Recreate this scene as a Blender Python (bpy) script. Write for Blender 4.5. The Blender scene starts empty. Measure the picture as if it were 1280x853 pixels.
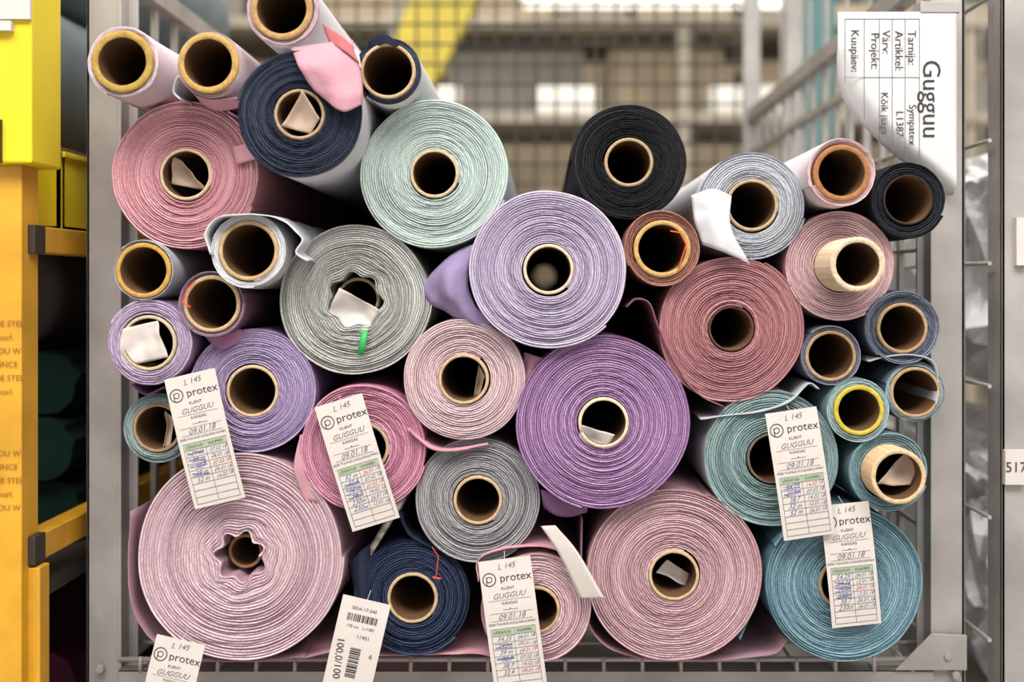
import bpy, math, random
import numpy as np
from mathutils import Vector, noise as mn
random.seed(7); rng=np.random.default_rng(7)
sc=bpy.context.scene
D=1.5; CZ=0.80; VX,VY=675.0,355.0
def S(y): return (D+y)/1500.0
def P(px,py,y=0.0):
    s=S(y); return Vector(((px-VX)*s, y, CZ-(py-VY)*s))
def lin(c):
    return tuple(((x/255)/12.92 if x/255<=0.04045 else ((x/255+0.055)/1.055)**2.4) for x in c)
def soft(c,k=.26,g=.98):
    l=.3*c[0]+.59*c[1]+.11*c[2]
    return tuple((x*(1-k)+l*k)*g for x in c)
def link(o,parent=None):
    sc.collection.objects.link(o)
    if parent: o.parent=parent
    return o
def empty(name,loc=(0,0,0),rot=(0,0,0)):
    e=bpy.data.objects.new(name,None); e.empty_display_size=.05
    e.location=loc; e.rotation_euler=rot
    return link(e)
_m={}
def mat(name,col,rough=.7,metal=0,var=.12,scale=12,bump=.0,bscale=80,emit=None,alpha=1,spec=.5,detail=3,stretch=None):
    if name in _m: return _m[name]
    m=bpy.data.materials.new(name); m.use_nodes=True; nt=m.node_tree; b=nt.nodes['Principled BSDF']
    c=lin(col)
    tc=nt.nodes.new('ShaderNodeTexCoord'); n=nt.nodes.new('ShaderNodeTexNoise')
    n.inputs['Scale'].default_value=scale; n.inputs['Detail'].default_value=detail
    src=tc.outputs['Object']
    if stretch:
        mp=nt.nodes.new('ShaderNodeMapping'); mp.inputs['Scale'].default_value=stretch
        nt.links.new(src,mp.inputs['Vector']); src=mp.outputs['Vector']
    nt.links.new(src,n.inputs['Vector'])
    r=nt.nodes.new('ShaderNodeValToRGB')
    r.color_ramp.elements[0].position=.3; r.color_ramp.elements[1].position=.7
    r.color_ramp.elements[0].color=(*[x*(1-var) for x in c],1)
    r.color_ramp.elements[1].color=(*[min(1,x*(1+var)) for x in c],1)
    nt.links.new(n.outputs['Fac'],r.inputs['Fac']); nt.links.new(r.outputs['Color'],b.inputs['Base Color'])
    b.inputs['Roughness'].default_value=rough; b.inputs['Metallic'].default_value=metal
    b.inputs['Specular IOR Level'].default_value=spec
    if bump>0:
        n2=nt.nodes.new('ShaderNodeTexNoise'); n2.inputs['Scale'].default_value=bscale; n2.inputs['Detail'].default_value=4
        nt.links.new(src,n2.inputs['Vector'])
        bp=nt.nodes.new('ShaderNodeBump'); bp.inputs['Strength'].default_value=bump; bp.inputs['Distance'].default_value=.003
        nt.links.new(n2.outputs['Fac'],bp.inputs['Height']); nt.links.new(bp.outputs['Normal'],b.inputs['Normal'])
    if emit:
        b.inputs['Emission Color'].default_value=(*lin(col),1); b.inputs['Emission Strength'].default_value=emit
    if alpha<1: b.inputs['Alpha'].default_value=alpha
    _m[name]=m; return m
# fabric material driven by a stored colour attribute (laminate: face colour / membrane colour)
def fabric_attr():
    m=bpy.data.materials.new('woven_fabric'); m.use_nodes=True; nt=m.node_tree; b=nt.nodes['Principled BSDF']
    a=nt.nodes.new('ShaderNodeAttribute'); a.attribute_name='Col'
    tc=nt.nodes.new('ShaderNodeTexCoord')
    n=nt.nodes.new('ShaderNodeTexNoise'); n.inputs['Scale'].default_value=520; n.inputs['Detail'].default_value=3
    nt.links.new(tc.outputs['Object'],n.inputs['Vector'])
    mr=nt.nodes.new('ShaderNodeMapRange'); mr.inputs['From Min'].default_value=.3; mr.inputs['From Max'].default_value=.7
    mr.inputs['To Min'].default_value=.86; mr.inputs['To Max'].default_value=1.12
    nt.links.new(n.outputs['Fac'],mr.inputs['Value'])
    vm=nt.nodes.new('ShaderNodeVectorMath'); vm.operation='SCALE'
    nt.links.new(a.outputs['Color'],vm.inputs[0]); nt.links.new(mr.outputs['Result'],vm.inputs['Scale'])
    nt.links.new(vm.outputs['Vector'],b.inputs['Base Color'])
    bp=nt.nodes.new('ShaderNodeBump'); bp.inputs['Strength'].default_value=.3; bp.inputs['Distance'].default_value=.0008
    nt.links.new(n.outputs['Fac'],bp.inputs['Height']); nt.links.new(bp.outputs['Normal'],b.inputs['Normal'])
    b.inputs['Roughness'].default_value=.9; b.inputs['Specular IOR Level'].default_value=.12
    return m
FAB=fabric_attr()
# ---------- mesh accumulator
class MB:
    def __init__(s): s.v=[]; s.f=[]
    def box(s,a,b):
        n=len(s.v); (x0,y0,z0),(x1,y1,z1)=a,b
        s.v+=[(x0,y0,z0),(x1,y0,z0),(x1,y1,z0),(x0,y1,z0),(x0,y0,z1),(x1,y0,z1),(x1,y1,z1),(x0,y1,z1)]
        s.f+=[tuple(n+i for i in q) for q in ((0,3,2,1),(4,5,6,7),(0,1,5,4),(1,2,6,5),(2,3,7,6),(3,0,4,7))]
    def wire(s,a,b,r,k=8,caps=True):
        a=Vector(a);b=Vector(b); d=(b-a).normalized()
        u=d.orthogonal().normalized(); w=d.cross(u); n=len(s.v)
        for p in (a,b):
            for i in range(k):
                t=2*math.pi*i/k; s.v.append(tuple(p+u*math.cos(t)*r+w*math.sin(t)*r))
        for i in range(k):
            j=(i+1)%k; s.f.append((n+i,n+j,n+k+j,n+k+i))
        if caps: s.f.append(tuple(n+i for i in range(k))[::-1]); s.f.append(tuple(n+k+i for i in range(k)))
    def prism(s,pts,y0,y1):
        n=len(s.v);k=len(pts)
        s.v+=[(x,y0,z) for x,z in pts]+[(x,y1,z) for x,z in pts]
        s.f.append(tuple(range(n,n+k))); s.f.append(tuple(range(n+k,n+2*k))[::-1])
        for i in range(k):
            j=(i+1)%k; s.f.append((n+i,n+k+i,n+k+j,n+j))
    def obj(s,name,m,parent=None,bevel=0,smooth=False):
        me=bpy.data.meshes.new(name); me.from_pydata(s.v,[],s.f); me.update()
        me.materials.append(m)
        if smooth: me.polygons.foreach_set('use_smooth',[True]*len(me.polygons))
        o=link(bpy.data.objects.new(name,me),parent)
        if bevel:
            bv=o.modifiers.new('bevel','BEVEL'); bv.width=bevel; bv.segments=2; bv.limit_method='ANGLE'
        return o

# ================= ROLLS =================
# cx,cy,R,rcore, A,B, opts
R_=[
 (155,78,45,38,(196,164,178),(232,218,226),dict(y=-.07,body=(212,190,200),core=(172,142,78),ct=9,out=7,loose=1,t=2.0)),
 (262,80,41,37,(186,150,158),(226,210,216),dict(y=-.06,body=(210,186,194),core=(184,150,92),ct=8,out=7,loose=1,t=2)),
 (353,12,46,38,(180,130,148),(226,208,216),dict(y=-.07,body=(216,210,216),core=(176,142,98),ct=8,out=5,loose=1,t=2.0)),
 (236,222,93,32,(188,104,118),(238,174,182),dict(core=(200,176,148))),
 (382,146,80,31,(18,24,42),(70,78,102),dict(y=-.08,body=(210,210,218),core=(172,148,118))),
 (487,95,42,34,(26,34,58),(90,100,132),dict(y=-.04,body=(218,218,222),core=(190,164,130),out=5,ct=4.5)),
 (545,222,94,30,(136,166,160),(214,228,220),dict(core=(196,176,146))),
 (787,207,73,30,(12,12,15),(62,62,67),dict(y=.02,core=(176,152,120),km=.1)),
 (942,263,68,32,(114,120,138),(216,218,226),dict(body=(208,210,218),core=(180,156,122))),
 (1050,217,43,35,(190,138,144),(236,208,210),dict(y=-.04,body=(214,200,206),core=(160,112,76),ct=7,t=2.0)),
 (1133,252,48,31,(14,16,22),(54,58,68),dict(y=-.01,core=(52,46,46),out=1,ct=3,km=.1)),
 (1052,336,69,32,(166,114,120),(230,190,194),dict(core=(208,186,160),out=80,y=.0,ct=7)),
 (829,319,48,35,(134,72,60),(200,136,116),dict(core=(190,156,100),ct=6,y=-.01,t=2.2)),
 (913,416,92,28,(150,82,88),(214,146,150),dict(core=(92,62,54),out=0,ct=3)),
 (683,341,100,31,(142,120,164),(222,208,230),dict(y=-.03,core=(212,194,168))),
 (441,374,95,31,(124,124,120),(216,216,210),dict(core=(186,164,136),lob=(7,3.0))),
 (308,313,47,37,(186,186,194),(228,228,232),dict(y=-.04,core=(184,156,120),ct=5.5,loose=1,t=2.2)),
 (180,338,38,34,(110,118,132),(200,204,210),dict(y=-.02,core=(190,148,80),ct=6,body=(180,186,194),t=1.8)),
 (267,380,42,35,(92,50,76),(194,166,184),dict(y=-.02,core=(192,164,128),ct=5,t=2.0)),
 (190,426,54,34,(138,100,150),(224,208,230),dict(y=-.02,core=(196,178,152))),
 (320,490,79,32,(120,92,150),(200,178,218),dict(core=(198,174,140))),
 (197,535,44,30,(86,116,118),(184,204,202),dict(y=.02,core=(160,134,106),body=(140,165,168),t=2.4)),
 (452,561,80,31,(176,82,120),(238,170,194),dict(core=(190,162,134))),
 (580,477,77,31,(188,142,152),(240,216,218),dict(y=-.01,core=(192,168,136))),
 (753,529,110,31,(124,72,134),(208,164,214),dict(y=-.02,core=(218,200,172))),
 (597,624,79,30,(104,100,105),(186,182,186),dict(core=(188,164,130))),
 (302,693,131,27,(168,120,138),(236,204,212),dict(lob=(7,4.5),sp=.85,core=(150,115,85),t=3.4)),
 (518,744,73,31,(14,22,46),(66,82,122),dict(y=.01,core=(192,166,132),km=.1)),
 (672,762,69,29,(174,122,134),(236,196,204),dict(y=-.01,core=(186,158,124))),
 (840,707,110,31,(166,110,122),(232,192,198),dict(core=(192,168,136))),
 (962,571,85,31,(82,114,118),(160,190,188),dict(core=(110,102,86),body=(195,204,204),ct=3)),
 (1052,726,99,31,(60,106,124),(144,186,200),dict(core=(150,130,104))),
 (1040,450,38,31,(64,66,90),(182,186,204),dict(core=(180,152,116),t=2)),
 (1118,405,47,31,(46,54,78),(138,146,166),dict(y=.0,core=(176,146,110),t=2.4)),
 (1138,483,38,31,(66,90,114),(184,200,210),dict(core=(174,146,112),t=2)),
 (1072,517,40,31,(86,126,130),(184,210,212),dict(y=-.01,core=(190,174,74),ct=6,t=2.0)),
 (1108,585,50,33,(68,108,120),(154,188,196),dict(core=(208,178,142),out=45,ct=6,y=-.0)),
]
pos=[];rad=[]
for (cx,cy,R,rc,A,B,o) in R_:
    y=o.get('y',0.); p=P(cx,cy,y); pos.append([p.x,p.z]); rad.append(R*S(y)*.992)
pos=np.array(pos); tgt=pos.copy(); rad=np.array(rad)
for it in range(60):
    for i in range(len(pos)):
        for j in range(i+1,len(pos)):
            d=pos[j]-pos[i]; L=np.hypot(*d); ov=rad[i]+rad[j]-L
            if ov>0:
                wi=rad[j]**2/(rad[i]**2+rad[j]**2)
                pos[i]-=d/L*ov*wi*.5; pos[j]+=d/L*ov*(1-wi)*.5
    pos+= (tgt-pos)*.12
L_BACK=1.5
def frombuf(v,f,name):
    me=bpy.data.meshes.new(name)
    me.vertices.add(len(v)); me.vertices.foreach_set('co',v.astype(np.float32).ravel())
    me.loops.add(f.size); me.loops.foreach_set('vertex_index',f.astype(np.int32).ravel())
    me.polygons.add(len(f)); me.polygons.foreach_set('loop_start',np.arange(0,f.size,4,dtype=np.int32))
    me.update(calc_edges=True); return me
def roll(idx,R,rc,A,B,y=0,t=2.8,core=(190,160,125),ct=4.2,out=2,lob=None,body=None,loose=0,sp=1.0,km=.22):
    A=soft(A);B=soft(B)
    A=tuple(a*(1-km)+b*km for a,b in zip(A,B))
    sc_=S(y); R=R*sc_*.99; rc=rc*sc_
    tt=t/1000
    M=300 if R>.06 else 200; th=np.linspace(0,2*math.pi,M+1)
    N=max(2,int(round((R-rc)/tt-.5)))
    tt=(R-rc)/(N+.5)
    ph=rng.uniform(0,6.28,12); K=N+3
    h1=rng.uniform(-1,1,K+2); h2=rng.uniform(-1,1,K+2); h3=rng.uniform(0,1,K+2); h4=rng.uniform(0,1,K+2)
    h5=rng.uniform(-1,1,K*9+20); h6=rng.uniform(-1,1,K*5+20)
    def it(h,s):
        i=np.floor(s).astype(int); f=s-i; f=f*f*(3-2*f); return h[i]*(1-f)+h[i+1]*f
    rows=[];cols=[]
    Al=np.array(lin(A));Bl=np.array(lin(B))
    amp=.0018
    prof=[(0.0,1),(.24,0),(.66,0)]
    seq=[(n,u,g) for n in range(N) for (u,g) in prof]+[(N,0.,1)]
    wamp=rng.uniform(.6,1.5)
    for (n,u,g) in seq:
        s=n+u+th/(2*math.pi); base=n+th/(2*math.pi)
        f=np.clip(s/N,0,1)
        ed=np.minimum(1,(N-f*N))
        rho=rc+s*tt+ ((it(h1,base)*.26*tt if u==0 else it(h1,base)*.14*tt) + it(h5,base*9)*.12*tt + it(h6,base*5)*.12*tt)*ed
        w=np.zeros_like(th)
        for k in range(2,6): w+=.0055*wamp*np.cos(k*th+ph[k])/ (k*.5)
        w+= .0012*np.sin((9)*th+it(h2,s)*4)+.0012*wamp*np.sin(7*th+ph[6]+f*4)
        rho=rho*(1+w*(.3+.7*f))
        if lob: rho=rho+lob[1]/1000*np.exp(-(rho-rc)/(.022*sp))*np.cos(lob[0]*th+ph[7]+.25*s)
        jit=rng.normal(0,1,M+1); jit[-1]=jit[0]
        yy=amp*it(h2,base)+.0007*np.sin(5*th+base*1.3+ph[8])+.0005*np.sin(17*th+base*2.1+ph[1])+.004*np.sin(f*3.0+ph[9])*f+.0006*it(h5,base*9)
        if not g:
            yy=yy+jit*.0002*np.sin(th/2)**.2
        if g: yy=yy+.0032+.010*it(h3,base)**2.5
        rows.append(np.stack([rho*np.cos(th),yy,rho*np.sin(th)],1))
        if g: mix=np.zeros_like(th)
        else:
            mix=np.clip(.12+.78*it(h4,base)+.14*jit+.12*it(h6,base*5),0,1)
            if u>.5: mix=mix*.75
        cols.append(Al[None]*(1-mix[:,None])+Bl[None]*mix[:,None])
    bodyc=np.array(lin(soft(body) if body else A))
    last=rows[-1]; x=last[:,0];z=last[:,2]
    rows[-1]=last.copy(); rows[-1][:,1]=np.minimum(last[:,1],.002)
    front_n=len(rows)
    for k,yb in enumerate([.004,.02,.05,.1,.18,.3,.5,.8,L_BACK-y]):
        wv=1+ .006*np.sin(3*th+ph[3]+yb*9)+.003*np.sin(7*th+ph[4]-yb*14)
        if loose: wv+=.03*np.sin(2*th+ph[5]+yb*6)*min(1,yb*6)+.012*np.sin(6*th+yb*20+ph[2])*min(1,yb*8)
        if k<2: wv=wv*0+1
        rows.append(np.stack([x*wv,np.full_like(x,yb),z*wv],1)); cols.append(np.tile(bodyc,(M+1,1)))
    nr=len(rows); W=M+1
    rows.append(np.stack([rc*np.cos(th),np.full_like(th,L_BACK-y),rc*np.sin(th)],1)); cols.append(np.tile(Al,(W,1)))
    r0=rows[0]
    rows.append(np.stack([r0[:,0],np.full_like(th,.06),r0[:,2]],1)); cols.append(np.tile(Al,(W,1)))
    rows.append(r0.copy()); cols.append(cols[0])
    V=np.concatenate(rows); C=np.concatenate(cols)
    F=[]
    j=np.arange(M)
    for k in range(len(rows)-1):
        a=k*W
        F.append(np.stack([a+j,a+j+1,a+W+j+1,a+W+j],1))
    for k in range(front_n-1,nr-1):
        a=k*W; F.append(np.array([[a+M,a,a+W,a+W+M]]))
    F=np.concatenate(F)
    nf=len(F); nv=len(V)
    if lob: ro=rc-lob[1]/1000-.0005; oy=.03
    else: ro=rc+.0006; oy=-out/1000
    ri=ro-ct*sc_
    Mt=72; tht=np.arange(Mt)/Mt*2*math.pi
    pr=[(ro,L_BACK-y-.001),(ro,oy+.001),(ro-.0006,oy),((ro+ri)/2,oy-.0003),(ri+.0006,oy),(ri,oy+.001),(ri,.012+max(-.08,oy)),(ri,.4),(ri,L_BACK-y-.001)]
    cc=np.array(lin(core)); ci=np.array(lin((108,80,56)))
    tv=[];tcx=[]
    for q,(r_,yy_) in enumerate(pr):
        tv.append(np.stack([r_*np.cos(tht),np.full(Mt,yy_)+ (.0004*np.sin(9*tht+ph[0]) if 1<=q<=5 else 0),r_*np.sin(tht)],1))
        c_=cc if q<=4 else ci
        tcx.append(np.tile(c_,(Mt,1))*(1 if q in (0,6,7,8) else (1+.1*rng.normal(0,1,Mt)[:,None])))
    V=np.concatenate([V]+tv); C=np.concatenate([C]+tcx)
    jj=np.arange(Mt); FF=[]
    for k in range(len(pr)-1):
        a=nv+k*Mt; FF.append(np.stack([a+jj,a+(jj+1)%Mt,a+Mt+(jj+1)%Mt,a+Mt+jj],1))
    F=np.concatenate([F]+FF)
    me=frombuf(V,F,'fabric_roll')
    me.polygons.foreach_set('use_smooth',np.ones(len(F),dtype=bool))
    me.materials.append(FAB)
    at=me.color_attributes.new('Col','FLOAT_COLOR','POINT')
    at.data.foreach_set('color',np.concatenate([np.clip(C,0,1),np.ones((len(C),1))],1).astype(np.float32).ravel())
    o=link(bpy.data.objects.new('fabric_roll',me))
    o.location=(pos[idx][0],y,pos[idx][1])
    o.rotation_euler=(0,random.uniform(0,6.28) if not lob else 0,0)
    return o
for i,(cx,cy,R,rc,A,B,o) in enumerate(R_):
    roll(i,R,rc,A,B,**o)

# ================= SHEETS =================
def cr1(pts,n):
    out=[];k=len(pts)
    for i in range(k-1):
        p0=pts[i-1] if i>0 else pts[0]*2-pts[1]; p1=pts[i];p2=pts[i+1]; p3=pts[i+2] if i+2<k else pts[-1]*2-pts[-2]
        for q in range(n):
            t=q/n
            out.append(.5*((2*p1)+(p2-p0)*t+(2*p0-5*p1+4*p2-p3)*t*t+(3*p1-p0-3*p2+p3)*t**3))
    out.append(pts[-1]); return out
def sheet(name,grid,m,thick=.0008,parent=None,sub=6,wr=.0,raw=False):
    g=[[ (q if raw else P(*q)) for q in r] for r in grid]
    if sub:
        g=[cr1(r,sub) for r in g]
        colsn=[cr1([r[j] for r in g],sub) for j in range(len(g[0]))]
        g=[[colsn[j][i] for j in range(len(colsn))] for i in range(len(colsn[0]))]
    vs=[];fs=[];nr=len(g);nc=len(g[0])
    for i,r in enumerate(g):
        for j,q in enumerate(r):
            if wr: 
                e_=mn.noise(q*28+Vector((3,1,7)))*wr+mn.noise(q*70)*wr*.35; q=q+Vector((e_*.3,e_,e_*.3))
            vs.append(tuple(q))
    for i in range(nr-1):
        for j in range(nc-1):
            a=i*nc+j; fs.append((a,a+1,a+nc+1,a+nc))
    me=bpy.data.meshes.new(name); me.from_pydata(vs,[],fs); me.update(); me.materials.append(m)
    me.polygons.foreach_set('use_smooth',[True]*len(fs))
    o=link(bpy.data.objects.new(name,me),parent)
    so=o.modifiers.new('thick','SOLIDIFY'); so.thickness=thick; so.offset=0
    return o
def ribbon(name,pts,y0,y1,m,wr=.004,n=5,thick=.0016):
    g=[]
    base=[P(px,py,y0) for px,py in pts]
    for k in range(n):
        t=k/(n-1); yy=y0+(y1-y0)*t
        g.append([Vector((w.x,yy+(0.003*math.sin(i*1.9) if k==0 else 0),w.z)) for i,w in enumerate(base)])
    return sheet(name,g,m,thick=thick,wr=wr,raw=True)
def fm(name,c,bump=.15): return mat(name,soft(c),rough=.85,var=.06,scale=25,bump=bump,bscale=300,spec=.15)
pink=fm('pink_cloth',(206,138,154)); lav=fm('lavender_cloth',(144,124,172)); whitec=fm('white_wrap',(206,206,212))
rosec=fm('rose_cloth',(144,84,90)); mauve=fm('mauve_cloth',(162,116,134)); plum=fm('plum_cloth',(130,86,132)); tealc=fm('teal_cloth',(88,126,132)); navyc=fm('navy_cloth',(34,42,68)); greyc=fm('grey_cloth',(176,184,188))
sheet('fabric_flap',[[(362,60,-.07),(404,54,-.068),(442,50,-.05)],[(374,80,-.09),(412,84,-.096),(448,86,-.08)],[(388,108,-.092),(422,116,-.1),(454,114,-.088)],[(402,122,-.09),(430,139,-.096),(455,130,-.086)]],pink,wr=.007)
sheet('fabric_flap',[[(402,30,-.05),(425,44,-.06),(442,58,-.064)],[(410,54,-.064),(432,64,-.074),(448,80,-.08)]],fm('coral_cloth',(190,90,98)),wr=.006)
sheet('fabric_flap',[[(408,46,-.03),(424,50,-.05),(448,64,-.06)],[(416,64,-.06),(434,70,-.072),(452,86,-.074)]],whitec)
sheet('fabric_flap',[[(460,52,-.036),(480,42,-.05),(500,56,-.05)],[(464,66,-.036),(480,54,-.05),(494,60,-.05)]],navyc)
sheet('fabric_flap',[[(592,306,.0),(584,340,-.012),(592,378,-.012),(628,416,0)],[(562,320,.004),(558,352,-.026),(576,390,-.02),(630,426,.0)],[(524,360,.01),(542,384,.0),(586,406,.0),(646,440,.01)]],lav,wr=.012)
sheet('fabric_flap',[[(864,244,-.0),(890,236,-.008),(914,246,-.008)],[(868,275,-.007),(890,272,-.018),(914,284,-.012)],[(878,306,-.005),(906,314,-.014),(938,330,-.008)]],whitec,wr=.007)
sheet('fabric_flap',[[(236,112,-.03),(262,124,-.05),(296,122,-.05)],[(246,122,-.02),(272,138,-.03),(304,134,-.03)]],pink,wr=.006)
ribbon('fabric_flap',[(226,124),(214,114),(222,96),(232,104)],-.05,.2,whitec,wr=.004)
ribbon('fabric_flap',[(783,384),(796,374),(812,380),(824,412),(844,455),(868,488),(905,510)],-.005,.3,rosec)
ribbon('fabric_flap',[(510,536),(522,548),(545,562),(575,562),(610,556)],-.012,.3,pink,thick=.003)
ribbon('fabric_flap',[(264,318),(257,290),(276,271),(320,268),(352,276),(376,298),(370,316),(384,326)],-.055,.25,whitec,wr=.008)
ribbon('fabric_flap',[(163,640),(160,720),(172,778),(215,816),(300,828),(380,822)],.012,.6,mauve)
ribbon('fabric_flap',[(728,648),(727,720),(735,780),(775,816),(860,826),(960,820),(985,800)],.015,.6,mauve)
ribbon('fabric_flap',[(374,824),(420,818),(500,820),(600,816),(640,832)],.02,.5,pink)
ribbon('fabric_flap',[(876,524),(915,520),(960,512),(990,500),(1012,480),(1024,486)],-.004,.4,greyc)
sheet('fabric_flap',[[(374,545,0),(390,540,.01),(400,560,.02)],[(368,585,-.004),(385,590,.0),(404,600,.02)],[(380,628,0),(400,628,.005),(420,630,.02)]],pink,wr=.004)
sheet('fabric_flap',[[(236,396,.0),(262,418,-.01),(300,412,-.004)],[(252,418,.0),(275,438,-.008),(306,424,-.0)]],fm('magenta_cloth',(160,96,144)),wr=.006)
sheet('fabric_flap',[[(676,612,.0),(706,622,-.0),(736,632,.0)],[(680,636,.01),(708,647,.005),(734,640,.01)]],plum,wr=.006)
sheet('fabric_flap',[[(436,706,.03),(450,690,.012),(462,680,.02)],[(446,752,.02),(452,762,.0),(470,780,.01)]],navyc)
ribbon('fabric_flap',[(500,640),(506,660),(520,674),(560,690),(610,682)],.01,.4,navyc)
sheet('fabric_flap',[[(655,440,.01),(672,446,.0),(690,450,.01)],[(650,490,.01),(655,480,.0),(668,470,.01)]],pink)
ribbon('fabric_flap',[(1086,452),(1110,446),(1140,444),(1166,452),(1174,480),(1170,508)],-.004,.4,greyc,wr=.002)
ribbon('fabric_flap',[(925,800),(935,778),(945,755)],.005,.4,tealc)
ribbon('fabric_flap',[(598,728),(596,705),(615,690),(660,683),(700,690),(735,720)],-.004,.4,pink,wr=.003)
ribbon('fabric_flap',[(166,480),(180,494),(205,484),(228,474)],-.004,.3,plum,wr=.004)
# ================= CARDS / PAPER =================
paper=mat('paper',(206,198,192),rough=.8,var=.03,scale=20,bump=.05,bscale=60,spec=.2)
paperc=mat('cream_paper',(180,158,140),rough=.85,var=.08,scale=30,spec=.2)
ink=mat('black_ink',(38,38,40),rough=.6); pencil=mat('pencil_ink',(104,104,120),rough=.6); blue=mat('blue_ink',(76,88,146),rough=.6)
redk=mat('red_ink',(176,84,92),rough=.6); green=mat('green_print',(150,172,140),rough=.7); rule=mat('grey_rule_ink',(84,84,84),rough=.6)
def text(s,size,x,z,parent,m,yb=-.0008,rot=0,shear=0,align='CENTER',bold=0):
    c=bpy.data.curves.new('lettering','FONT'); c.body=s; c.size=size; c.align_x=align; c.align_y='CENTER'; c.shear=shear
    c.resolution_u=3; c.offset=bold; c.materials.append(m)
    o=link(bpy.data.objects.new('lettering',c),parent); o.location=(x,yb,z); o.rotation_euler=(math.pi/2,-rot,0); return o
def tag(cx,cy,w,h,ang,y,kind='p',bend=.004,name='hang_tag'):
    s=S(y); w*=s;h*=s; e=empty(name,P(cx,cy,y),(0,-math.radians(ang),0))
    yb=lambda z: bend*(2*z/h)**2
    vs=[];fs=[];n=14
    for i in range(n+1):
        z=-h/2+h*i/n
        for x in (-w/2,-w/6,w/6,w/2): vs.append((x,yb(z),z))
    for i in range(n):
        for j in range(3):
            a=i*4+j; fs.append((a,a+1,a+5,a+4))
    me=bpy.data.meshes.new('card'); me.from_pydata(vs,[],fs); me.materials.append(paper)
    o=link(bpy.data.objects.new('card',me),e); so=o.modifiers.new('t','SOLIDIFY'); so.thickness=.0004; so.offset=0
    Y=lambda z: yb(z)-.0006
    def line(mb,x0,z0,x1,z1,t=.00035):
        k=8 if abs(z1-z0)>.01 else 1
        for i in range(k):
            a=i/k;b=(i+1)/k; xa,xb=x0+(x1-x0)*a,x0+(x1-x0)*b; za,zb=z0+(z1-z0)*a,z0+(z1-z0)*b
            d=Vector((xb-xa,0,zb-za)).normalized(); nx,nz=-d.z*t,d.x*t
            q=len(mb.v); mb.v+=[(xa+nx,Y(za),za+nz),(xa-nx,Y(za),za-nz),(xb-nx,Y(zb),zb-nz),(xb+nx,Y(zb),zb+nz)]; mb.f.append((q,q+1,q+2,q+3))
    T=lambda f: h/2-h*f
    def tx(s_,size,x,f,m,**k): z=T(f); return text(s_,size,x,z,e,m,yb=Y(z),**k)
    u=s
    if kind=='p':
        tx('L 145',10*u,w*.02,.055,pencil,shear=.3,rot=.06)
        tx('protex',14.5*u,w*.17,.14,ink)
        mb=MB(); cxl=-w*.33; cz=T(.14); k=20
        for i in range(k):
            a=2*math.pi*i/k;b=2*math.pi*(i+1)/k; r=8*u
            line(mb,cxl+r*math.cos(a),cz+r*math.sin(a),cxl+r*math.cos(b),cz+r*math.sin(b),.0006)
            r=3.4*u; line(mb,cxl+r*math.cos(a),cz+r*math.sin(a),cxl+r*math.cos(b),cz+r*math.sin(b),.0005)
        line(mb,cxl-3.4*u,cz+3*u,cxl-3.4*u,cz-7*u,.0005)
        mb.obj('logo',ink,e)
        tx('KLIENT',5*u,0,.215,ink); tx('GUGGUU',9.5*u,0,.268,pencil,shear=.4,rot=.03)
        tx('KANGAS',5*u,0,.325,ink); tx('—•—',8*u,0,.37,ink); tx('09.01.18',10*u,0,.425,pencil,shear=.4,rot=.03)
        tx('SISSE TULNUD KOGUS/KUUPÄEV',4*u,0,.475,ink)
        mb=MB()
        for za in (T(.30),T(.395),T(.45)): line(mb,-w*.4,za,w*.4,za,.0002)
        z0,z1=T(.51),T(.97); rows=9
        for i in range(rows+1): line(mb,-w*.42,z0+(z1-z0)*i/rows,w*.42,z0+(z1-z0)*i/rows,.00026)
        for x in (-w*.42,0,w*.42): line(mb,x,z0,x,z1,.00026)
        mb.obj('table_rules',rule,e)
        rh=(z0-z1)/rows
        mb=MB(); zz=z0-rh*.5
        for a,b in ((-w*.4,-w*.02),(w*.02,w*.4)): line(mb,a,zz,b,zz,rh*.36)
        mb.obj('table_header',green,e)
        for x,tt_ in ((-w*.21,'LÕIGATUD'),(w*.21,'KUUPÄEV')):
            text(tt_,4.3*u,x,zz,e,ink,yb=Y(zz)-.0003)
        for r in range(1,random.choice([6,7,8])):
            zz=z0-rh*(r+.5); ml=random.choice([blue,pencil,blue])
            text(random.choice(['230m','52 m','32,4','253m','54,25','39 m','38,7']),8*u,-w*.2,zz,e,ml,yb=Y(zz),rot=random.uniform(-.08,.1),shear=.5)
            text(random.choice(['09.01.18','12.01.18','07.02.18','14.02.18','26.01.18']),6.5*u,w*.22,zz,e,random.choice([blue,pencil,redk,pencil]),yb=Y(zz),rot=random.uniform(-.06,.1),shear=.5)
            if r<5 and random.random()<.7:
                mb=MB()
                for q in range(3): line(mb,-w*.38,zz+rh*random.uniform(-.4,.4),-w*.05,zz+rh*random.uniform(-.4,.4),.00028)
                mb.obj('strike',blue,e)
    else:
        mb=MB()
        def bar(zc,xc,wd,hh,seed):
            r=random.Random(seed); x=xc-wd/2
            while x<xc+wd/2:
                b_=r.choice([.6,1,1.6])*u
                line(mb,x,zc+hh/2,x,zc-hh/2,b_/2); x+=b_+r.choice([.8,1.3])*u
        bar(T(.15),0,w*.62,9*u,1)
        r=random.Random(3); z=T(.38)
        while z>T(.62):
            b_=r.choice([.7,1.1,1.8])*u; line(mb,-w*.1,z,w*.12,z,b_/2) ; z-=b_+r.choice([.9,1.5])*u
        mb.obj('barcode',ink,e)
        tx('SIDA-17-240',6*u,0,.08,ink); tx('170 cm   L-1387',5.5*u,0,.22,ink); tx('11401',7*u,w*.1,.29,ink)
        text('100,0/100',13*u,-w*.3,T(.48),e,ink,rot=-math.pi/2+.1,yb=Y(T(.48)))
        tx('6',9*u,w*.34,.42,ink); tx('POLYESTER',6*u,w*.0,.7,ink)
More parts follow.
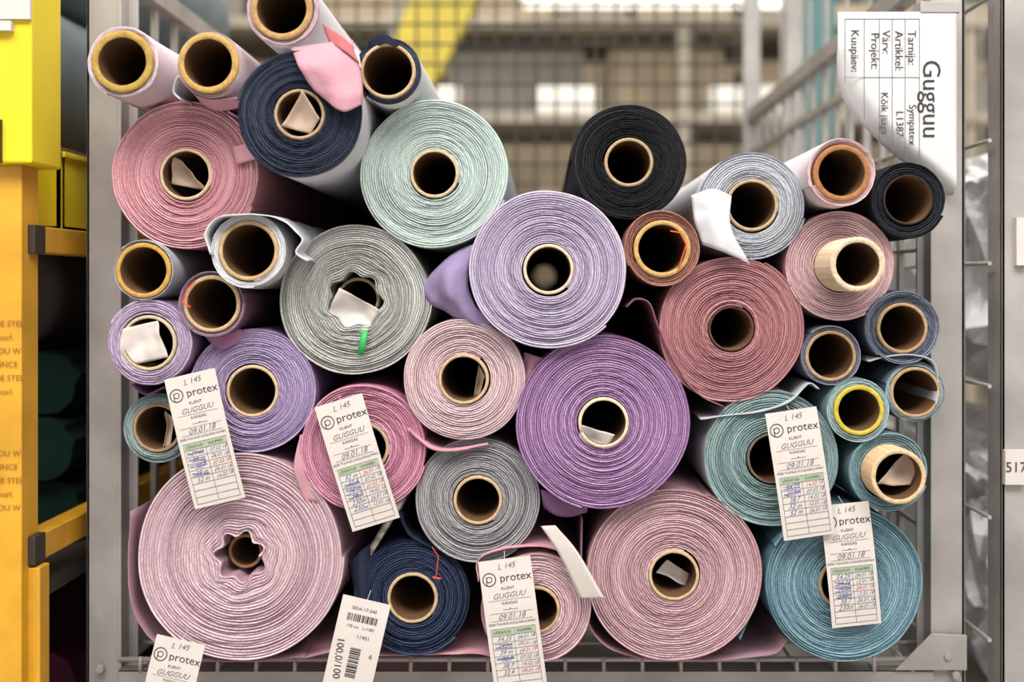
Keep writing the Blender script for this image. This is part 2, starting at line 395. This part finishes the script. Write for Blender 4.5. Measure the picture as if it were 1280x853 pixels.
    mb=MB(); mb.wire((0,Y(T(.02)),T(.02)),(0.0,.03,T(-.03)),.0004); mb.obj('string',whitec,e)
    return e
tag(255,549,65,167,13.4,-.026)
tag(446,579,62,163,17,-.022)
tag(641,783,66,168,7.5,-.032)
tag(1001,593,65,161,8.5,-.03)
tag(1064,707,62,154,6,-.018)
tag(207,880,62,162,-13,-.03)
tag(440,830,61,162,-13,-.026,kind='b')
sheet('price_slip',[[(676,658,-.016),(694,657,-.022)],[(698,692,-.024),(722,690,-.032)],[(722,742,-.024),(752,742,-.036)],[(726,748,-.024),(757,747,-.034)]],paper,thick=.0004)
def corepaper(pts,m=paper,y=-.004,back=.03):
    (a,b,c,d)=pts
    g=[[(a[0],a[1],y),((a[0]+b[0])/2,(a[1]+b[1])/2,y+.004),(b[0],b[1],y)],
       [((a[0]+d[0])/2,(a[1]+d[1])/2,y+.006),((a[0]+b[0]+c[0]+d[0])/4,(a[1]+b[1]+c[1]+d[1])/4,y+.016),((b[0]+c[0])/2,(b[1]+c[1])/2,y+.006)],
       [(d[0],d[1],y+back*.3),((d[0]+c[0])/2,(d[1]+c[1])/2,y+back*.45),(c[0],c[1],y+back*.3)]]
    return sheet('paper_insert',g,m,thick=.0003,wr=.008)
corepaper([(217,196),(230,202),(262,238),(214,230)],paperc,.008)
corepaper([(379,112),(400,148),(388,168),(351,158)],paperc,-.086)
sheet('paper_insert',[[(290,184,-.006),(314,178,-.01)],[(296,206,-.008),(324,198,-.012)]],pink,thick=.0004)
corepaper([(424,360),(474,388),(458,416),(403,405)],paper,-.008)
corepaper([(152,412),(196,402),(212,446),(152,458)],paper,-.026)
corepaper([(206,514),(214,524),(214,556),(206,560)],paperc,.014)
corepaper([(728,530),(768,545),(752,570),(724,546)],paper,-.026)
corepaper([(820,716),(834,700),(862,718),(858,732)],paper,.02,back=.05)
corepaper([(1096,604),(1134,564),(1148,584),(1138,606)],paperc,-.03)
corepaper([(598,456),(606,470),(600,492),(592,498)],paperc,.002)
sheet('green_tape',[[(453,412,-.008),(460,413,-.008)],[(446,442,-.008),(455,444,-.008)]],mat('green_tape',(50,168,84),rough=.5),thick=.0004,sub=0)
orange=mat('orange_plastic',(214,76,46),rough=.5)
def thread(segs):
    mb=MB()
    for pl,r in segs:
        for a,b in zip(pl,pl[1:]): mb.wire(a,b,r)
    mb.obj('orange_thread_tie',orange)
thread([([P(540,684,.002),P(548,696,-.0),P(545,722,-.004)],.0006),([P(541,722,-.005),P(551,724,-.005)],.0012)])
thread([([P(838,289,-.014),P(850,291,-.018),P(858,306,-.018),P(848,336,-.014)],.0009)])
thread([([P(243,352,-.026),P(234,362,-.026),P(228,378,-.026),P(238,384,-.026)],.0009)])

# ================= CAGE =================
steel=mat('galvanised_steel',(164,159,156),rough=.6,metal=.3,var=.22,scale=9,bump=.12,bscale=30,detail=6)
steel2=mat('zinc_wire',(170,165,160),rough=.5,metal=.35,var=.15,scale=20)
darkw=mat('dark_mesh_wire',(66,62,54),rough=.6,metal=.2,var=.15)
cage=empty('roll_cage_trolley')
YP=.12; YB=1.62
def px(x,y): return (x-VX)*S(y)
def pz(p,y): return CZ-(p-VY)*S(y)
xl0,xl1,xl2=px(108,YP),px(149,YP),px(163,YP)
xr0,xr1,xr2=px(1155,YP),px(1166,YP),px(1206,YP)
TOPZ=1.66
mb=MB(); mb.box((xl0,YP,.12),(xl1,YP+.006,TOPZ)); mb.box((xl0,YP,.12),(xl0+.005,YP+.05,TOPZ)); mb.box((xl1-.003,YP-.001,.12),(xl1+.003,YP+.05,TOPZ)); mb.box((xl1,YP+.03,.12),(xl2,YP+.036,TOPZ))
mb.obj('post_front_left',steel,cage,bevel=.0012)
mb=MB(); mb.box((xr1,YP,.12),(xr2,YP+.006,TOPZ)); mb.box((xr2-.005,YP,.12),(xr2,YP+.05,TOPZ)); mb.box((xr1-.003,YP-.001,.12),(xr1+.003,YP+.05,TOPZ)); mb.box((xr0,YP+.03,.12),(xr1,YP+.036,TOPZ))
mb.obj('post_front_right',steel,cage,bevel=.0012)
for nm,x0,x1 in (('post_back_left',xl0,xl1),('post_back_right',xr1,xr2)):
    mb=MB(); mb.box((x0,YB,.12),(x1,YB+.03,TOPZ)); mb.obj(nm,steel,cage,bevel=.002)
mb=MB(); z0=pz(836,YP); mb.box((xl1,YP-.004,z0-.045),(xr1,YP,z0)); mb.box((xl1,YP-.004,z0-.004),(xr1,YP+.04,z0))
mb.box((xl0,YB,z0-.045),(xr2,YB+.004,z0)); mb.box((xl0,YP+.05,z0-.045),(xl0+.004,YB,z0)); mb.box((xr2-.004,YP+.05,z0-.045),(xr2,YB,z0))
mb.box((xl0,YP,TOPZ),(xr2,YP+.03,TOPZ+.03)); mb.box((xl0,YB,TOPZ),(xr2,YB+.03,TOPZ+.03))
mb.obj('base_and_top_rails',steel,cage,bevel=.001)
mb=MB(); zt=pz(824,YP); mb.wire((xl1,YP-.002,zt),(xr1,YP-.002,zt),.0035); mb.wire((xl1,YP+.06,zt+.004),(xr1,YP+.06,zt+.004),.003)
x=xl1+.03
while x<xr1:
    mb.wire((x,YP-.003,zt-.012),(x,YB,zt-.0+.004),.0022); mb.wire((x,YP-.005,z0-.002),(x,YP-.003,zt+.004),.0028); x+=.052
yy=YP+.15
while yy<YB: mb.wire((xl1,yy,zt),(xr1,yy,zt),.0025); yy+=.1
mb.obj('wire_deck',steel2,cage,smooth=True)
mb=MB()
mb.prism([(px(1116,YP),pz(836,YP)),(px(1206,YP),pz(836,YP)),(px(1206,YP),pz(792,YP)),(px(1162,YP),pz(790,YP))],YP-.009,YP-.006)
for a,b in ((1182,818),(1192,842),(128,834)):
    mb.wire((px(a,YP),YP-.012,pz(b,YP)),(px(a,YP),YP-.004,pz(b,YP)),.006,k=6)
mb.obj('corner_gussets',steel,cage,bevel=.001)
def side(xs,name):
    mb=MB(); zT=1.235
    mb.box((xs-.014,YP+.05,zT-.012),(xs+.014,YB,zT+.016))
    mb.box((xs-.008,YP+.05,zT-.10),(xs+.008,YB,zT-.088))
    y=YP+.12
    while y<YB: mb.box((xs-.004,y-.007,z0),(xs+.004,y+.007,zT)); y+=.098
    for z in (.45,.65,.85,1.0): mb.wire((xs,YP+.05,z),(xs,YB,z),.004)
    mb.obj(name,steel2,cage)
side((xr1+xr2)/2,'side_wall_right'); side((xl0+xl1)/2,'side_wall_left')
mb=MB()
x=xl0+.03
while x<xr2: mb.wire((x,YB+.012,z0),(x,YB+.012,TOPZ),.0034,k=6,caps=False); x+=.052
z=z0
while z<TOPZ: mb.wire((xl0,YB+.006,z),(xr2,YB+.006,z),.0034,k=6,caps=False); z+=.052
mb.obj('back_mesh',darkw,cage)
rub=mat('black_rubber',(35,35,36),rough=.8)
for k,(x,y) in enumerate(((xl0+.06,YP+.08),(xr2-.06,YP+.08),(xl0+.06,YB-.08),(xr2-.06,YB-.08))):
    mb=MB(); mb.wire((x-.018,y,.062),(x+.018,y,.062),.062,k=24); mb.obj('castor_wheel_%d'%k,rub,cage,bevel=.004)
    mb=MB(); mb.box((x-.03,y-.03,.13),(x+.03,y+.03,z0-.04)); mb.box((x-.03,y-.02,.05),(x-.024,y+.02,.135)); mb.box((x+.024,y-.02,.05),(x+.03,y+.02,.135)); mb.obj('castor_fork_%d'%k,steel,cage)
# ================= SIGN =================
ys=YP-.03
sg=empty('paper_sign',(0,0,0))
def xleft(v):
    tb=[(15,1047),(70,1047),(95,1051),(120,1061),(150,1083),(180,1113),(210,1150),(243,1186)]
    for (a,b),(c,d) in zip(tb,tb[1:]):
        if v<=c: return b+(d-b)*(v-a)/(c-a)
    return 1186
vs=[];fs=[];NR=46;NC=24
for i in range(NR+1):
    v=15+228*i/NR; xl=xleft(v)
    for j in range(NC+1):
        q=j/NC; xx=xl+(1196-xl)*q
        dd=max(0,1-(xx-xl)/30.0); cur=min(1,max(0,(v-60)/60))
        vs.append(tuple(P(xx,v,ys)+Vector((0,.03*dd*dd*cur,0))))
for i in range(NR):
    for j in range(NC):
        a=i*(NC+1)+j; fs.append((a,a+1,a+NC+2,a+NC+1))
me=bpy.data.meshes.new('sheet'); me.from_pydata(vs,[],fs); me.materials.append(mat('sign_paper',(208,208,208),rough=.7,var=.02,spec=.2)); me.polygons.foreach_set('use_smooth',[True]*len(fs))
o=link(bpy.data.objects.new('sheet',me),sg); so=o.modifiers.new('t','SOLIDIFY'); so.thickness=.0004
def stext(s_,size,x,y,m=ink,b=0):
    p=P(x,y,ys); return text(s_,size*S(ys),p.x,p.z,sg,m,yb=ys-.0012,rot=-math.pi/2,bold=b)
stext('Gugguu',32,1163,124)
for s_,x,y in (('Tarnija:',1139,60),('Artikkel:',1123,64),('Värv:',1107,53),('Projekt:',1093,64),('Kuupäev:',1068,64)): stext(s_,14.5,x,y)
stext('Sympatex',13,1140,156); stext('L1387',13,1124,155); stext('Kõik jääga',13,1105,142)
mb=MB()
for x,a,b in ((1149,24,222),(1131,24,212),(1115,24,192),(1099,24,176),(1080,24,150),(1056,24,104)):
    p=P(x,a,ys);q=P(x,b,ys); mb.box((p.x-.0003,ys-.0012,q.z),(p.x+.0003,ys-.0008,p.z))
for yv,a,b in ((24,1056,1149),(97,1056,1149)):
    p=P(a,yv,ys);q=P(b,yv,ys); mb.box((p.x,ys-.0012,p.z-.0003),(q.x,ys-.0008,p.z+.0003))
mb.obj('rules',rule,sg)
mb=MB(); p=P(1150,2,ys);q=P(1200,16,ys); mb.box((p.x,ys-.002,q.z),(q.x,YP,p.z)); mb.obj('clip',steel,sg,bevel=.001)

# ================= LEFT RACK =================
yel=mat('yellow_paint',(224,202,26),rough=.5,var=.06,scale=8); orl=mat('amber_paint',(212,156,38),rough=.5,var=.16,scale=14,bump=.05)
blackp=mat('black_cap',(50,42,36),rough=.6); brn=mat('brown_stencil',(150,98,38),rough=.7)
rack=empty('storage_rack')
mb=MB(); mb.box((-.72,-.02,0),(px(27,-.02),.03,pz(205,-.02))); mb.obj('upright',orl,rack,bevel=.002)
mb=MB(); mb.box((-.74,-.04,pz(204,-.04)),(px(40,-.04),.05,1.5)); mb.obj('upright_sleeve',yel,rack,bevel=.003)
mb=MB(); mb.box((px(-2,-.04),-.047,pz(204,-.04)),(px(3,-.04),-.04,pz(150,-.04))); mb.obj('sleeve_slot',blackp,rack)
mb=MB(); mb.box((-.74,-.046,pz(25,-.04)),(px(40,-.04),-.04,1.2)); mb.box((-.74,-.05,pz(40,-.04)),(px(18,-.04),-.04,pz(28,-.04))); mb.obj('white_label',paper,rack)
for n_,a in (('arm_upper',282),('arm_lower',672)):
    zt_=pz(a,0); mb=MB(); mb.box((px(14,0),.0,zt_-.034),(px(44,0),1.3,zt_)); mb.obj(n_,orl,rack,bevel=.002)
    mb=MB(); mb.box((px(14,0)-.001,-.0025,zt_-.035),(px(44,0)+.001,.03,zt_+.001)); mb.obj(n_+'_cap',blackp,rack,bevel=.001)
mb=MB(); mb.box((px(2,0),0,0),(px(50,0),.03,pz(710,0))); mb.obj('lower_post',orl,rack,bevel=.002)
mb=MB(); mb.box((-.86,.06,pz(205,.06)-.0),(px(60,.3),1.3,pz(165,.06))); mb.obj('beam_top',yel,rack,bevel=.003)
for i in range(11):
    zz=pz(405+ i*17 + (60 if i>5 else 0),-.02); text(['THE STEE','carl.','YOU W','SINCE'][i%4],.010,px(9,-.02),zz,rack,brn,yb=-.0215)
mb=MB(); mb.box((-1.3,.25,.06),(-1.22,.3,2.0)); mb.box((-1.3,1.25,0),(-1.22,1.3,2.0)); mb.box((-1.3,.25,0),(-1.22,.3,.06))
mb.obj('rear_uprights',orl,rack)
def shelf(z,nm): 
    mb=MB(); mb.box((-1.3,.05,z-.02),(-.64,1.3,z)); mb.obj(nm,blackp,rack)
shelf(pz(660,.1)-.06,'shelf_low'); shelf(.04,'shelf_base')
cr=empty('yellow_crate'); mb=MB(); zb=pz(290,.12); zt_=pz(190,.12)
mb.box((-1.2,.12,zb),(-.645,1.1,zb+.01))
mb.box((-1.2,.12,zb),(-.645,.13,zt_)); mb.box((-.655,.12,zb),(-.645,1.1,zt_)); mb.box((-1.2,.12,zb),(-1.19,1.1,zt_)); mb.box((-1.2,1.09,zb),(-.645,1.1,zt_))
mb.box((-1.21,.112,zt_-.008),(-.64,.132,zt_)); mb.box((-.658,.112,zt_-.008),(-.638,1.1,zt_))
mb.obj('crate_body',yel,cr,bevel=.002)
mb=MB(); mb.box((-1.18,.14,zb+.02),(-.665,1.05,zt_+.012)); mb.obj('cardboard_box',mat('cardboard',(120,86,50),rough=.8),cr)
def fold_stack(name,x0,x1,y0,y1,z0_,n,h,cols):
    e=empty(name)
    for i in range(n):
        mb=MB(); k=10; prof=[]
        for q in range(k+1):
            a=-math.pi/2+math.pi*q/k; prof.append((x1-h/2+math.cos(a)*h/2+random.uniform(-.006,.006),z0_+i*h+h/2+math.sin(a)*h/2*.97))
        prof=[(x0,z0_+i*h)]+prof+[(x0,z0_+(i+1)*h-.001)]
        mb.prism(prof,y0+random.uniform(0,.03),y1); mb.obj('fold_%d'%i,cols[i%len(cols)],e,bevel=.002)
    return e
dg=mat('dark_green_fabric',(14,34,30),rough=.9,var=.2,spec=.1); mr_=mat('maroon_fabric',(64,26,42),rough=.9,var=.2,spec=.1); gb=mat('slate_fabric',(124,138,144),rough=.9,var=.1,spec=.1); dk=mat('charcoal_fabric',(60,54,52),rough=.9,var=.2,spec=.1)
fold_stack('folded_fabric_stack',-1.2,-.68,.25,1.2,pz(660,.1)-.06,3,.095,[dg,dg,dg])
fold_stack('folded_fabric_stack',-1.2,-.68,.25,1.2,.04,2,.11,[mr_,mr_])
def simple_roll(name,x,z,r,y0,y1,m):
    mb=MB(); k=40
    prof=[(r*.25,y0+.03),(r*.25,y0),(r*.5,y0+.006),(r*.75,y0),(r*.97,y0+.004),(r,y0+.02),(r*1.01,(y0+y1)/2),(r,y1-.01),(r*.3,y1)]
    for (rr,yy) in prof:
        for i in range(k): a=2*math.pi*i/k; mb.v.append((x+rr*math.cos(a)*(1+.02*math.sin(3*a)),yy,z+rr*math.sin(a)))
    for q in range(len(prof)-1):
        for i in range(k): j=(i+1)%k; mb.f.append((q*k+i,q*k+j,(q+1)*k+j,(q+1)*k+i))
    return mb.obj(name,m,smooth=True)
zs=pz(660,.1)-.06+.285
simple_roll('fabric_bolt',-.80,zs+.087,.085,.3,1.2,dk)
simple_roll('fabric_bolt',-.80,zt_+.018+.12,.115,.2,1.1,gb)
simple_roll('fabric_bolt',-.78,zt_+.018+.12+.235,.11,.25,1.1,gb)

# ================= RIGHT SECOND CAGE =================
c2=empty('wire_container'); xa=px(1252,.1)
mb=MB(); mb.box((xa,.1,.1),(xa+.05,.106,1.7)); mb.box((xa,.1,.1),(xa+.005,.15,1.7)); mb.obj('post_front',steel,c2,bevel=.001)
mb=MB()
mb.box((xa-.0,1.5,.1),(xa+.04,1.54,1.7)); mb.obj('post_back',steel,c2,bevel=.001)
mb=MB()
xs=xa-.012
for z in [pz(v,.15) for v in (5,180,330,480,640,790)]: mb.wire((xs,.11,z),(xs,1.5,z),.003)
y=.2
while y<1.5: mb.wire((xs-.004,y,.12),(xs-.004,y,1.7),.003); y+=.16
for z in (.2,1.68,.9): mb.wire((xa,1.52,z),(xa+.9,1.52,z),.004)
for k in range(18): mb.wire((xa+.05*k,1.52,.15),(xa+.05*k,1.52,1.7),.0025)
mb.box((xa,.11,.1),(xa+.9,1.5,.115)); mb.box((xa+.86,.1,0),(xa+.9,.14,1.7)); mb.box((xa,.11,0),(xa+.03,.14,.1)); mb.box((xa+.86,1.5,0),(xa+.9,1.54,1.7)); mb.box((xa,1.5,0),(xa+.03,1.53,.1))
mb.obj('wire_panel',steel2,c2)
mb=MB(); p=P(1256,563,.092);q=P(1282,606,.092); mb.box((p.x,.09,q.z),(q.x,.0995,p.z)); mb.obj('number_label',paper,c2)
text('517',.019,(p.x+q.x)/2,(p.z+q.z)/2,c2,ink,yb=.089)
mb=MB(); p=P(1270,272,.092);q=P(1284,332,.092); mb.box((p.x,.09,q.z),(q.x,.0995,p.z)); mb.obj('blank_label',paper,c2)
def crumple(name,c,r,m,seed):
    import bmesh
    bm=bmesh.new(); bmesh.ops.create_icosphere(bm,subdivisions=5,radius=1)
    for v in bm.verts:
        n=mn.fractal(v.co*2.2+Vector((seed,0,0)),.9,2.2,5); rdg=abs(mn.noise(v.co*4+Vector((0,seed,0))))
        f=1+.22*n-.25*rdg
        sx=lambda t: math.copysign(abs(t)**.6,t)
        v.co=Vector((c[0]+r[0]*sx(v.co.x)*f,c[1]+r[1]*sx(v.co.y)*f,c[2]+r[2]*sx(v.co.z)*f))
    me=bpy.data.meshes.new(name); bm.to_mesh(me); bm.free(); me.materials.append(m)
    return link(bpy.data.objects.new(name,me))
plast=mat('clear_plastic_film',(210,210,212),rough=.22,var=.1,alpha=.85,scale=6)
crumple('plastic_wrapped_bundle',(xa+.26,.72,.36),(.2,.42,.2),plast,3)
crumple('plastic_wrapped_bundle',(xa+.28,.75,.83),(.2,.42,.2),plast,8)
# ================= BACKGROUND =================
bx=mat('box_taupe',(152,138,116),rough=.8,var=.15,scale=4); bw=mat('light_band_white',(236,234,228),rough=.7); bg=mat('box_grey',(122,118,110),rough=.8,var=.15,scale=4); tl=mat('teal_paint',(82,124,126),rough=.5)
sh=empty('warehouse_shelving')
mb=MB()
for x in (-2.4,-.8,.8,2.4,4.0):
    for y in (5.2,6.2): mb.box((x-.03,y-.03,0),(x+.03,y+.03,3.4))
for z in (.1,1.0,1.75,2.28,3.1): mb.box((-2.4,5.15,z-.05),(4.0,6.25,z))
mb.obj('frame',mat('rack_grey',(156,148,134),rough=.6),sh)
k=0
for z in (1.0,1.75,2.28):
    x=-2.3
    while x<3.7:
        w=random.uniform(.3,.8); h=random.uniform(.25,.42); m=random.choice([bx,bg,bx,bx,bg])
        mb=MB(); mb.box((x,5.4,z),(x+w,6.0,z+h)); mb.obj('carton_%d'%k,m,sh,bevel=.01); x+=w+random.uniform(.03,.2); k+=1
for (x,w) in ((-.02,.34),(.95,.4),(-.75,.3)):  # added white boxes, standing in for the bright light band at the back
    mb=MB(); mb.box((x,5.17,1.752),(x+w,5.38,1.90)); mb.obj('light_band_box_%d'%k,bw,sh,bevel=.01); k+=1
fx=empty('strip_light',(.75,5.05,2.34)); mb=MB(); mb.box((-.85,-.06,0),(.85,.06,.05)); mb.obj('housing',mat('fixture_white',(235,235,235),rough=.4),fx)
mb=MB(); mb.wire((-.83,-.03,-.02),(.83,-.03,-.02),.018,k=10); mb.obj('tube',mat('tube_soft_glow',(255,250,240),emit=2.0),fx)
mb=MB(); mb.box((-.6,-.01,.05),(-.58,.01,2.2)); mb.box((.58,-.01,.05),(.6,.01,2.2)); mb.obj('hangers',steel,fx)
mb=MB(); a=P(575,-40,2.7);b=P(478,170,2.7)
d=(b-a).normalized(); n_=Vector((d.z,0,-d.x))*.11
mb.prism([((a+n_).x,(a+n_).z),((b+n_*.8).x,(b+n_*.8).z),((b-n_*.8).x,(b-n_*.8).z),((a-n_).x,(a-n_).z)],2.66,2.74)
jy=empty('jib_crane'); mb.obj('arm',mat('dull_yellow_paint',(200,180,64),rough=.6),jy,bevel=.004)
mb=MB(); mb.box((b.x-.12,2.62,0),(b.x+.02,2.78,b.z+.05)); mb.obj('mast',_m['dull_yellow_paint'],jy,bevel=.005)
mb=MB(); p=P(1018,100,2.9); mb.box((p.x-.07,2.9,0),(p.x+.08,3.0,2.6)); mb.box((p.x-.07,2.9,1.85),(p.x+1.6,3.0,2.0)); mb.box((p.x+1.5,2.9,0),(p.x+1.6,3.0,2.6)); mb.obj('teal_rack_frame',tl,bevel=.004)
fl=mat('concrete',(150,146,140),rough=.6,var=.12,scale=3,bump=.05); wl=mat('wall_plaster',(168,154,132),rough=.85,var=.06,scale=2); cl=mat('ceiling_paint',(176,168,154),rough=.9,var=.04)
def rb(n,a,b,m): mb=MB(); mb.box(a,b); return mb.obj(n,m)
rb('floor',(-6,-7,-.1),(6,10,0),fl); rb('wall_back',(-6,9.9,0),(6,10,4.6),wl); rb('wall_left',(-6.1,-7,0),(-6,10,4.6),wl); rb('wall_right',(6,-7,0),(6.1,10,4.6),wl); rb('ceiling',(-6.1,-7,4.6),(6.1,10,4.7),cl)
lamp=mat('tube_glow',(255,250,240),emit=9); wh=_m['fixture_white']
for x in (-2.6,.6,3.6):
    for y in (-4.5,-1.6,2.0,5.5,8.3):
        e=empty('ceiling_light',(x,y,4.5))
        mb=MB(); mb.box((-.75,-.12,-.02),(.75,.12,.1)); mb.obj('housing',wh,e,bevel=.01)
        mb=MB(); mb.wire((-.72,-.05,-.045),(.72,-.05,-.045),.018,k=10); mb.wire((-.72,.05,-.045),(.72,.05,-.045),.018,k=10); mb.obj('tubes',lamp,e,smooth=True)
def area(loc,rot,sx,sy,e,col=(1,.965,.92)):
    l=bpy.data.lights.new('lamp_light','AREA'); l.shape='RECTANGLE'; l.size=sx; l.size_y=sy; l.energy=e; l.color=col
    o=link(bpy.data.objects.new('lamp_light',l)); o.location=loc; o.rotation_euler=rot; return o
area((0,-2.6,4.0),(math.radians(36),0,0),5,1.6,335)
area((-.3,.3,4.3),(0,0,0),3,1.5,75)
area((1,4.2,4.3),(math.radians(12),0,0),7,2.5,330,(1,.95,.87))
w=bpy.data.worlds.new('world'); sc.world=w; w.use_nodes=True
w.node_tree.nodes['Background'].inputs['Color'].default_value=(.97,.98,1,1); w.node_tree.nodes['Background'].inputs['Strength'].default_value=1.25
cam=bpy.data.cameras.new('camera'); co=link(bpy.data.objects.new('camera',cam)); co.location=(0,-D,CZ); co.rotation_euler=(math.pi/2,0,0)
cam.sensor_width=36; cam.lens=36*1500/1280; cam.shift_x=(640-VX)/1280; cam.shift_y=-(426.5-VY)/1280
cam.dof.use_dof=True; cam.dof.focus_distance=D; cam.dof.aperture_fstop=2.0
cam.clip_start=.02
sc.camera=co
sc.view_settings.view_transform='Standard'
